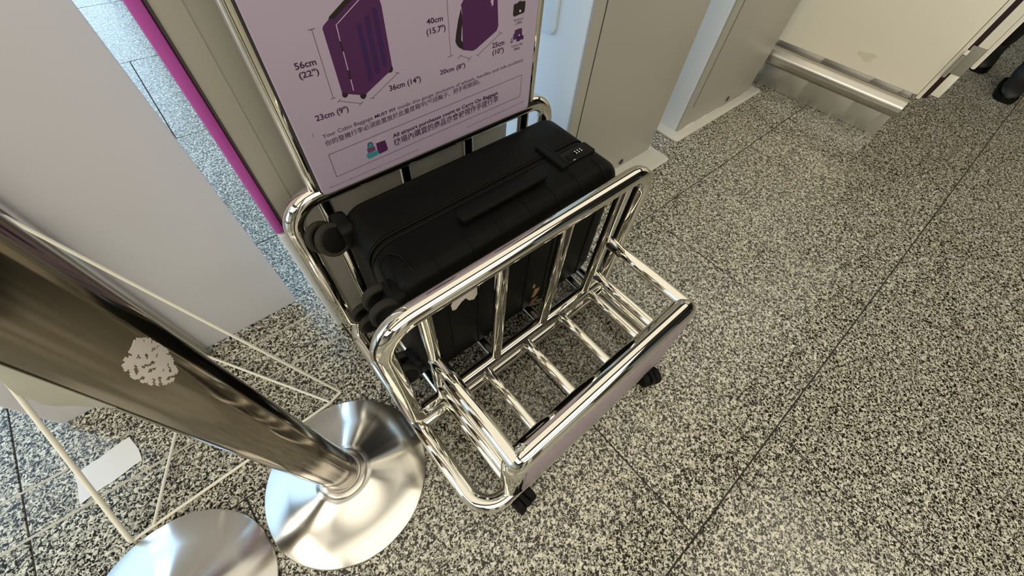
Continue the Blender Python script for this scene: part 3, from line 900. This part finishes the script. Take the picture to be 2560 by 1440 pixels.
# wheel wells and double spinner wheels
tube('well_rim', [(0.094, 0.352, 0.462), (0.103, 0.405, 0.4885), (0.128, 0.424, 0.4905), (0.142, 0.400, 0.4905), (0.142, 0.372, 0.4895), (0.142, 0.347, 0.478), (0.142, 0.338, 0.46)], 0.0025, 'shell', fs, 0.012, seg=8)
for (wx_, y, z, ax) in ((0.080, 0.368, 0.440, (0.15, 1, -0.10)), (0.070, 0.545, 0.452, (-0.30, 1, -0.50)), (0.072, 0.375, 0.168, (0.2, 1, -0.2)), (0.070, 0.541, 0.168, (0, 1, 0))):
    hs = slab('wheel_housing', 'x', y - 0.030, y + 0.030, z - 0.030, z + 0.030, 0.088, 0.118, 'plastic', sc, rc=0.018, re=0.008)
    A = Vector(ax).normalized()
    c = Vector((wx_, y, z))
    sv, sf = sweep([(0.098, y, z), (0.090, y, z + 0.006), (wx_, y, z)], [0.016, 0.014, 0.010], False, 14)
    obj('wheel_fork', sv, sf, 'rubber', hs)
    for s in (-1, 1):
        wc = c + A * 0.0185 * s
        w = lathe('wheel', [(0.023, -0.0075), (0.0275, -0.0075), (0.0300, -0.005), (0.0305, 0.0), (0.0300, 0.005), (0.0275, 0.0075), (0.023, 0.0075)], 'tread', sc, wc, A, 32)
        lathe('wheel_disc', [(0.0, -0.0082), (0.020, -0.0084), (0.0232, -0.0078), (0.0232, 0.0078), (0.020, 0.0084), (0.0, 0.0082)], 'plastic', w, wc, A, 28)
# stickers on the front face
def sticker(pts, material, parent, layer):
    return prism('sticker' if layer == 1 else 'sticker_patch', pts, lambda x, z: (x, SY0 + 0.0005, z), lambda x, z: (x, SY0 - 0.0004 * layer, z), material, parent)
st = sticker([(0.186, 0.372), (0.188, 0.352), (0.196, 0.348), (0.210, 0.362), (0.220, 0.366), (0.228, 0.350), (0.240, 0.343), (0.251, 0.358), (0.254, 0.384), (0.246, 0.402), (0.232, 0.408), (0.221, 0.398), (0.212, 0.404), (0.204, 0.394), (0.198, 0.392)], 'sticker', fs, 1)
tag(st, 'cream blob-shaped sticker')
sticker([(0.212, 0.404), (0.222, 0.409), (0.230, 0.406), (0.221, 0.398)], 'sticker_brown', st, 2)
sticker([(0.213, 0.388), (0.224, 0.394), (0.227, 0.386), (0.216, 0.381)], 'sticker_tan', st, 2)
s2 = sticker([(0.419, 0.236), (0.426, 0.226), (0.423, 0.214), (0.416, 0.222)], 'sticker_tan', fs, 1)
tag(s2, 'small tan sticker')
sticker([(0.426, 0.206), (0.444, 0.200), (0.440, 0.184), (0.430, 0.168), (0.418, 0.176), (0.424, 0.190)], 'sticker_tan', fs, 1)
sticker([(0.422, 0.160), (0.446, 0.158), (0.436, 0.142), (0.414, 0.134)], 'sticker_brown', fs, 1)

# ================================================================== person beyond the counter (only shoes and trousers in view)
pt = thing('person', (3.62, -0.12, 0), 'person in black trousers and black boots walking past the counter', 'person')


def skinned(name, verts, edges, radii, material, parent, sub=2, root=0):
    me = bpy.data.meshes.new(name)
    me.from_pydata(verts, edges, [])
    o = bpy.data.objects.new(name, me)
    COL.objects.link(o)
    mod = o.modifiers.new('s', 'SKIN')
    mod.use_smooth_shade = True
    for i, r in enumerate(radii):
        me.skin_vertices[0].data[i].radius = (r, r) if not isinstance(r, tuple) else r
        me.skin_vertices[0].data[i].use_root = (i == root)
    sb = o.modifiers.new('u', 'SUBSURF'); sb.levels = sb.render_levels = sub
    bpy.context.view_layer.update()
    me2 = bpy.data.meshes.new_from_object(o.evaluated_get(bpy.context.evaluated_depsgraph_get()))
    bpy.data.objects.remove(o)
    me2.materials.clear(); me2.materials.append(M[material])
    me2.polygons.foreach_set('use_smooth', [True] * len(me2.polygons))
    o = bpy.data.objects.new(name, me2)
    COL.objects.link(o)
    adopt(o, parent)
    return o


px, py = 3.66, -0.11
B = [(px, py, 0.96), (px, py, 1.15), (px - 0.01, py, 1.35), (px - 0.01, py, 1.46), (px - 0.015, py, 1.54), (px - 0.03, py, 1.63), (px - 0.02, py, 1.73),   # 0-6 pelvis .. head
     (px - 0.02, py - 0.09, 0.90), (px - 0.09, py - 0.10, 0.50), (px - 0.07, py - 0.105, 0.08),                               # 7-9 leg towards the camera side
     (px + 0.02, py + 0.09, 0.90), (px + 0.02, py + 0.09, 0.50), (px + 0.20, py + 0.085, 0.09),                              # 10-12 trailing leg
     (px, py - 0.19, 1.42), (px + 0.04, py - 0.25, 1.14), (px - 0.06, py - 0.26, 0.90),                                      # 13-15 arm
     (px, py + 0.19, 1.42), (px + 0.03, py + 0.25, 1.14), (px - 0.07, py + 0.26, 0.90)]
E_ = [(0, 1), (1, 2), (2, 3), (3, 4), (4, 5), (5, 6), (0, 7), (7, 8), (8, 9), (0, 10), (10, 11), (11, 12), (2, 13), (13, 14), (14, 15), (2, 16), (16, 17), (17, 18)]
R_ = [(0.13, 0.11), (0.13, 0.11), (0.15, 0.12), (0.08, 0.08), (0.055, 0.055), (0.085, 0.085), (0.075, 0.07), 0.085, 0.062, 0.055, 0.085, 0.062, 0.055, 0.058, 0.045, 0.033, 0.058, 0.045, 0.033]
skinned('body', B, E_, R_, 'trouser', pt)
hx, hz = px - 0.03, 1.64
hv, hf = lathe_geo([(0.0, -0.125), (0.045, -0.115), (0.07, -0.06), (0.082, 0.0), (0.084, 0.05), (0.07, 0.09), (0.035, 0.112), (0.0, 0.118)], (0, 0, 0), (0, 0, 1), 24)
obj('face', [(hx - 0.015 + v.x * 1.08, py + v.y * 0.95, hz + v.z) for v in hv], hf, 'skin', pt)
obj('hair', [(hx + 0.012 + v.x * 1.13, py + v.y * 1.05, hz + 0.02 + v.z * 0.98) for v in hv if True], hf, 'hair', pt)
obj('nose', *sweep([(hx - 0.105, py, hz + 0.01), (hx - 0.122, py, hz - 0.03), (hx - 0.095, py, hz - 0.04)], [0.006, 0.012, 0.008], False, 10), 'skin', pt)
for s in (-1, 1):
    obj('eye', *lathe_geo([(0.0, -0.004), (0.010, 0.0), (0.0, 0.004)], (hx - 0.098, py + s * 0.030, hz + 0.012), (1, 0, 0), 12), 'boot', pt)
    wx, wy, wz = px - 0.065, py + s * 0.26, 0.87
    HV = [(wx, wy, wz), (wx - 0.012, wy, wz - 0.07)]
    HE = [(0, 1)]
    HR = [0.024, (0.026, 0.018)]
    for f, (fx, ln) in enumerate(((0.026, 0.062), (0.009, 0.072), (-0.009, 0.067), (-0.026, 0.052))):
        b0 = len(HV)
        HV += [(wx - 0.014 - fx, wy, wz - 0.085), (wx - 0.022 - fx, wy - s * 0.006, wz - 0.085 - ln * 0.55), (wx - 0.018 - fx, wy - s * 0.018, wz - 0.085 - ln)]
        HE += [(1, b0), (b0, b0 + 1), (b0 + 1, b0 + 2)]
        HR += [0.010, 0.009, 0.0075]
    b0 = len(HV)
    HV += [(wx - 0.035, wy - s * 0.012, wz - 0.045), (wx - 0.052, wy - s * 0.020, wz - 0.085)]
    HE += [(0, b0), (b0, b0 + 1)]
    HR += [0.012, 0.009]
    skinned('hand', HV, HE, HR, 'skin', pt, 1)


def boot(cx, cy, rz):
    ca_, sa_ = math.cos(rz), math.sin(rz)
    def T(v): return (cx + v[0] * ca_ - v[1] * sa_, cy + v[0] * sa_ + v[1] * ca_, v[2])
    # sections along the foot, heel at x=+0.10, toe at x=-0.20: (x, half width, height)
    S = [(0.098, 0.020, 0.09), (0.085, 0.036, 0.15), (0.04, 0.042, 0.20), (0.0, 0.042, 0.19), (-0.05, 0.043, 0.105), (-0.10, 0.048, 0.08), (-0.15, 0.047, 0.066), (-0.185, 0.036, 0.056), (-0.205, 0.016, 0.042)]
    V, F, n = [], [], 12
    for x, w, h in S:
        for j in range(n):
            a = 2 * math.pi * j / n
            z = 0.022 + (h - 0.022) * 0.5 * (1 + math.sin(a))
            V.append(T((x, w * math.copysign(abs(math.cos(a)) ** 0.7, math.cos(a)), z)))
    for i in range(len(S) - 1):
        for j in range(n):
            F.append((i * n + j, i * n + (j + 1) % n, (i + 1) * n + (j + 1) % n, (i + 1) * n + j))
    F += [tuple(range(n)), tuple((len(S) - 1) * n + j for j in range(n))]
    b = obj('boot', V, F, 'boot', pt, 1.2)
    out = [(x, w + 0.004) for x, w, h in S] + [(x, -w - 0.004) for x, w, h in S[::-1]]
    prism('sole', out, lambda x, y: T((x, y, 0.0)), lambda x, y: T((x, y, 0.026)), 'rubber', b)


boot(px - 0.085, py - 0.105, 0.10)
boot(px + 0.19, py + 0.085, 0.05)
